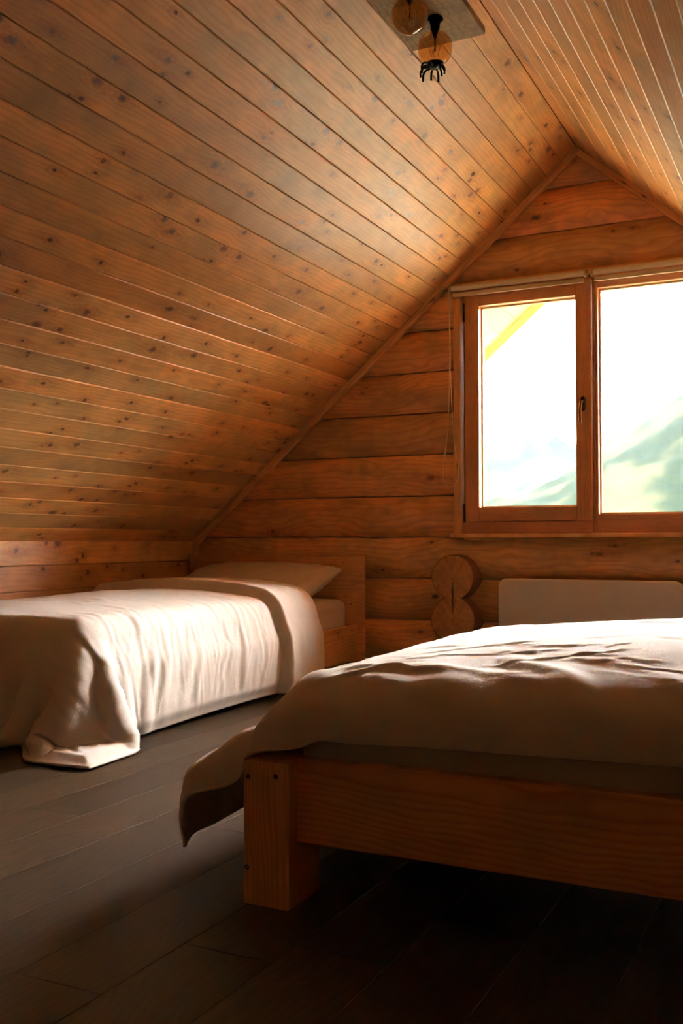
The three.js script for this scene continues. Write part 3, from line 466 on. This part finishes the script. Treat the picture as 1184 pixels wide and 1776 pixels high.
// single bed: mattress, duvet with its head end turned down, pillow
{
  tag(mesh('mattress', new RoundedBoxGeometry(1.04, 0.19, 2.2, 5, 0.05).translate(-2.975, 0.335, -3.93), M.sheet), 'sheet-covered mattress on the single bed beneath the pillow', 'mattress');
  const mt = { c: [-2.975, 0.335, -3.93], h: [0.535, 0.1, 1.13], r: 0.06, crown: 0.045 };
  const s = relax(drape({ x0: -3.545, x1: -2.12, z0: -4.53, z1: -2.45, y: 0.47, step: 0.024, boxes: [mt, { c: [-2.975, 0.15, -3.9], h: [0.57, 0.14, 1.15], r: 0.01 }], planes: [[0, 1, -3.55]], seed: 8, excess: 0.018, thick: 0.012, iters: 14 }), 1);
  const c = refine(s, 3), r = rng(901), st = [], W = 1.425, T = 1.09;      // T: where the top turns down the side
  for (let k = 0; k < 85; k++) { const z = 0.42 + r() * 1.45; st.push([T - 0.1 + r() * 0.42, z, 0.25 + (r() - 0.5) * 0.7, 0.10 + r() * 0.3, 0.006 + r() * 0.010, 0.003 + r() * 0.006, (r() - 0.5) * 0.03]); }
  for (let k = 0; k < 16; k++) st.push([T + 0.15, 0.45 + r() * 1.35, 0.3 + (r() - 0.5) * 0.5, 0.35 + r() * 0.2, 0.018 + r() * 0.016, 0.006 + r() * 0.008, (r() - 0.5) * 0.06]);
  for (let k = 0; k < 40; k++) st.push([0.2 + r() * 0.9, 0.5 + r() * 1.2, 0.2 + (r() - 0.5) * 1.2, 0.1 + r() * 0.3, 0.008 + r() * 0.012, 0.002 + r() * 0.004, (r() - 0.5) * 0.04]);
  for (let k = 0; k < 18; k++) { const a = lerp(0.1, 1.35, k / 17) + (r() - 0.5) * 0.12, q = 0.16 + r() * 0.16; st.push([W - 0.04 - q * Math.cos(a), 2.04 - q * Math.sin(a), a, 0.2 + r() * 0.2, 0.010 + r() * 0.008, 0.007 + r() * 0.009, 0]); }
  const cr0 = creases(c, st), cr = (i, j) => 0.36 * cr0(i, j), ed = (i, j) => Math.min(i, c.nx - 1 - i, j + 20, c.nz - 1 - j) * c.hx, wr = (i, j) => 0.010 * fbm(i * 0.02 + 60, j * 0.033 + 40, 3) + cr(i, j);
  const base = (i, j) => 0.004 + 0.022 * smooth(0, 0.06, ed(i, j)) + wr(i, j) * smooth(0, 0.1, ed(i, j));
  const d = tag(group('duvet'), 'white duvet with turned-down edge draped over the single bed', 'duvet');
  mesh('cover', quilt(c, base, () => 0.004), M.duvet, d);
  const J = Math.round(0.40 / c.hz);
  mesh('turned_down_edge', quilt(c, (i, j) => base(i, j) + 0.05 * Math.pow(smooth(0, 0.13, j / J) * smooth(0, 0.09, 1 - j / J), 0.6) + 0.008 * fbm(i * 0.03, j * 0.05, 3), (i, j) => -base(i, j) + 0.003, 0, J), M.duvet, d);
}
{
  // pillow: a stuffed case, thin at the hem, four drawn-out corners
  const nx = 72, nz = 48, pos = [], uv = [], idx = [], w = 0.47, h = 0.25, rows = [];
  for (const s of [1, -1]) for (let j = 0; j <= nz; j++) for (let i = 0; i <= nx; i++) {
    const u = 2 * i / nx - 1, v = 2 * j / nz - 1, pin = 1 - 0.07 * (1 - u * u) * Math.abs(v) ** 3, pin2 = 1 - 0.05 * (1 - v * v) * Math.abs(u) ** 3;
    const t = Math.pow(clamp(1 - Math.abs(u) ** 3.2), 0.55) * Math.pow(clamp(1 - Math.abs(v) ** 2.6), 0.6), e = clamp(1 - Math.max(Math.abs(u), Math.abs(v)));
    pos.push(u * w * pin2, s * (0.004 + 0.085 * t) + 0.009 * fbm(u * 5 + s * 3, v * 4 + 8, 3) * smooth(0, 0.15, e) + 0.004 * Math.sin(u * 34 + v * 5) * smooth(0.0, 0.1, e) * (1 - smooth(0.1, 0.4, e)), v * h * pin); uv.push(u * w, v * h);
  }
  const row = nx + 1, q = row * (nz + 1);
  for (let j = 0; j < nz; j++) for (let i = 0; i < nx; i++) { const a = j * row + i, b = a + 1, d = a + row, e = d + 1; idx.push(a, d, b, b, d, e, a + q, b + q, d + q, b + q, e + q, d + q); }
  const ring = []; for (let i = 0; i <= nx; i++) ring.push(i); for (let j = 1; j <= nz; j++) ring.push(j * row + nx); for (let i = nx - 1; i >= 0; i--) ring.push(nz * row + i); for (let j = nz - 1; j >= 0; j--) ring.push(j * row);
  for (let k = 0; k < ring.length - 1; k++) { const a = ring[k], b = ring[k + 1]; idx.push(a, b, a + q, b, b + q, a + q); }
  const g = new THREE.BufferGeometry(); g.setAttribute('position', new THREE.Float32BufferAttribute(pos, 3)); g.setAttribute('uv', new THREE.Float32BufferAttribute(uv, 2)); g.setIndex(idx); g.computeVertexNormals();
  const p = tag(mesh('pillow', g, M.pillow), 'plump cream pillow leaning on the single bed headboard', 'pillow');
  p.position.set(-2.965, 0.515, -4.82); p.rotation.set(18 * R, 0.02, 0);
}

// ---------------------------------------------------------------- ceiling lamp (off)
{
  const l = tag(group('ceiling_lamp'), 'unlit ceiling lamp of amber glass globes on a weathered wooden board', 'lamp');
  const px0 = -1.337, px1 = -1.061, py = 2.5, z0 = -3.25, z1 = -2.62;
  boardBox('mount_board', px0, px1, py, py + 0.028, z0, z1, 'z', 'y', M.old, oldA, l, { row: 0, u0: 0 });
  for (const z of [z0 + 0.12, z1 - 0.12]) mesh('hanger', new THREE.CylinderGeometry(0.008, 0.008, AY - py - 0.04, 10).translate(AX - 0.02, (AY + py + 0.02) / 2, z), M.blackIron, l);
  for (const [x, z] of [[-1.178, -3.075], [-1.174, -2.845]]) {
    const gy = 2.398, gr = 0.058;
    const so = mesh('socket', new THREE.LatheGeometry([[0, 0], [0.026, 0], [0.028, 0.006], [0.017, 0.012], [0.016, 0.036], [0.011, 0.042], [0, 0.042]].map(([r, y]) => new THREE.Vector2(r, y)), 24).scale(1, -1, 1).translate(x, py, z), M.blackIron, l);
    const pts = []; for (let i = 0; i <= 24; i++) { const a = Math.PI * (i / 24) * 0.93; pts.push(new THREE.Vector2(gr * Math.sin(a), -gr * Math.cos(a))); } pts.push(new THREE.Vector2(0.013, gr + 0.012));
    const gl = mesh('globe', new THREE.LatheGeometry(pts, 40).translate(x, gy, z), M.amber, l);
    const fil = []; for (let k = 0; k < 5; k++) { const a = k / 5 * 2 * Math.PI; fil.push(new THREE.TubeGeometry(new THREE.CatmullRomCurve3([V(x + 0.006 * Math.cos(a), gy + 0.035, z + 0.006 * Math.sin(a)), V(x + 0.02 * Math.cos(a), gy + 0.005, z + 0.02 * Math.sin(a)), V(x + 0.012 * Math.cos(a + 0.5), gy - 0.028, z + 0.012 * Math.sin(a + 0.5))]), 10, 0.0009, 5)); }
    mesh('filament', mergeGeometries(fil), M.filament, gl);
    mesh('stem', new THREE.LatheGeometry([[0, 0.062], [0.012, 0.06], [0.008, 0.045], [0.003, 0.03], [0.002, -0.01], [0, -0.011]].map(([r, y]) => new THREE.Vector2(r, y)), 14).translate(x, gy, z), M.blackIron, gl);
    if (z > -3) continue;
    // iron flower cup under the far globe with curled petals
    const or = []; or.push(new THREE.LatheGeometry([[0, 0], [0.02, 0.002], [0.03, 0.014], [0.026, 0.016], [0.016, 0.006], [0, 0.005]].map(([r, y]) => new THREE.Vector2(r, y)), 22).translate(x, gy - gr - 0.008, z));
    for (let k = 0; k < 13; k++) { const a = k / 13 * 2 * Math.PI + 0.2, c = Math.cos(a), s = Math.sin(a), q = c < 0 ? 0.95 + 0.4 * ((k * 7) % 5) / 5 : 0.7 + 0.15 * ((k * 3) % 4) / 4; or.push(new THREE.TubeGeometry(new THREE.CatmullRomCurve3([V(x + 0.018 * c, gy - gr - 0.004, z + 0.018 * s), V(x + 0.034 * c * q, gy - gr - 0.001, z + 0.034 * s * q), V(x + 0.045 * c * q, gy - gr - 0.012, z + 0.045 * s * q), V(x + 0.046 * c * q, gy - gr - 0.008 - 0.02 * q, z + 0.046 * s * q)]), 10, 0.0038, 6)); }
    lab(mesh('iron_flower', mergeGeometries(or.map((g) => g.index ? g.toNonIndexed() : g)), M.blackIron, l), 'black iron flower ornament with curled petals');
  }
}

// ---------------------------------------------------------------- outdoors: ground and hills
{
  const grid = (name, na, nr, az0, az1, r0, r1, height, colour, label) => {
    const pos = [], col = [], idx = [];
    for (let j = 0; j <= nr; j++) for (let i = 0; i <= na; i++) { const az = lerp(az0, az1, i / na) * R, t = j / nr, r = lerp(r0, r1, t), y = height(lerp(az0, az1, i / na), t, i, j); pos.push(r * Math.sin(az), y, -r * Math.cos(az)); const c = colour(lerp(az0, az1, i / na), t, y); col.push(...c); }
    for (let j = 0; j < nr; j++) for (let i = 0; i < na; i++) { const a = j * (na + 1) + i, b = a + 1, c = a + na + 1, d = c + 1; idx.push(a, b, c, b, d, c); }
    const g = new THREE.BufferGeometry(); g.setAttribute('position', new THREE.Float32BufferAttribute(pos, 3)); g.setAttribute('color', new THREE.Float32BufferAttribute(col, 3)); g.setIndex(idx); g.computeVertexNormals();
    structure(mesh(name, g, new THREE.MeshPhysicalMaterial({ vertexColors: true, roughness: 1, specularIntensity: 0, side: THREE.DoubleSide })), label, 'hill');
  };
  const SPRUCE = [0.0026, 0.0042, 0.0022], MEADOW = [0.0078, 0.0086, 0.0046];      // green forest and yellow-green clearings
  const patch = (az, t, s) => fbm(az * 0.55 + s, t * 9 + s, 4), mixc = (a, b, m) => a.map((v, k) => lerp(v, b[k], m));
  // azimuth is degrees right of the wall's normal (negative: left); elevations seen in the panes
  const prof = (pts, az) => { for (let i = 0; i < pts.length - 1; i++) if (az <= pts[i + 1][0]) return lerp(pts[i][1], pts[i + 1][1], smooth(pts[i][0], pts[i + 1][0], az)); return pts.at(-1)[1]; };
  const farP = [[-60, 3], [-30, 4.2], [-19, 4.3], [-17.5, 5.2], [-15, 5.9], [-13, 5.6], [-11, 5.3], [-6, 6], [0, 5], [30, 5], [60, 3]], nearP = [[-60, -1], [-24, 1.5], [-17, 2.4], [-12.5, 4.4], [-11, 5.9], [-9, 7.0], [-7, 8.0], [-2, 9.6], [10, 8], [30, 5], [60, 2]];
  grid('distant_ridge', 220, 40, -60, 60, 560, 820, (az, t) => { const e = prof(farP, az) + 0.5 * vn(az * 0.9, 3) * 0.5 + 0.12 * vn(az * 5, 7); return lerp(-20, 820 * Math.tan(e * R), Math.pow(t, 1.2)) + 14 * fbm(az * 0.6, t * 7, 3) * (1 - t); }, (az, t) => mixc(SPRUCE, MEADOW, smooth(0.02, 0.16, patch(az, t, 5))), 'distant mountain ridge seen low in the left pane');
  grid('wooded_hill', 220, 40, -60, 60, 120, 520, (az, t) => { const e = prof(nearP, az) + 0.25 * vn(az * 0.8, 13) + 0.10 * vn(az * 6, 17); return lerp(-8, 520 * Math.tan(e * R), Math.pow(t, 1.1)) + 5 * fbm(az * 0.7, t * 8, 3) * (1 - t); }, (az, t) => mixc(SPRUCE, MEADOW, smooth(-0.06, 0.1, patch(az, t, 21))), 'hazy green wooded hillside rising outside the right pane');
  structure(mesh('ground', new THREE.CircleGeometry(1800, 48).rotateX(-Math.PI / 2).translate(0, -22, 0), new THREE.MeshPhysicalMaterial({ color: new THREE.Color().setRGB(0.085, 0.082, 0.06), roughness: 1, specularIntensity: 0 })), 'green valley floor far below the window', 'ground');
}
scene.fog = new THREE.FogExp2(0xd2e4f4, 2.1e-5);      // thin haze over the valley
renderer.render(scene, camera);
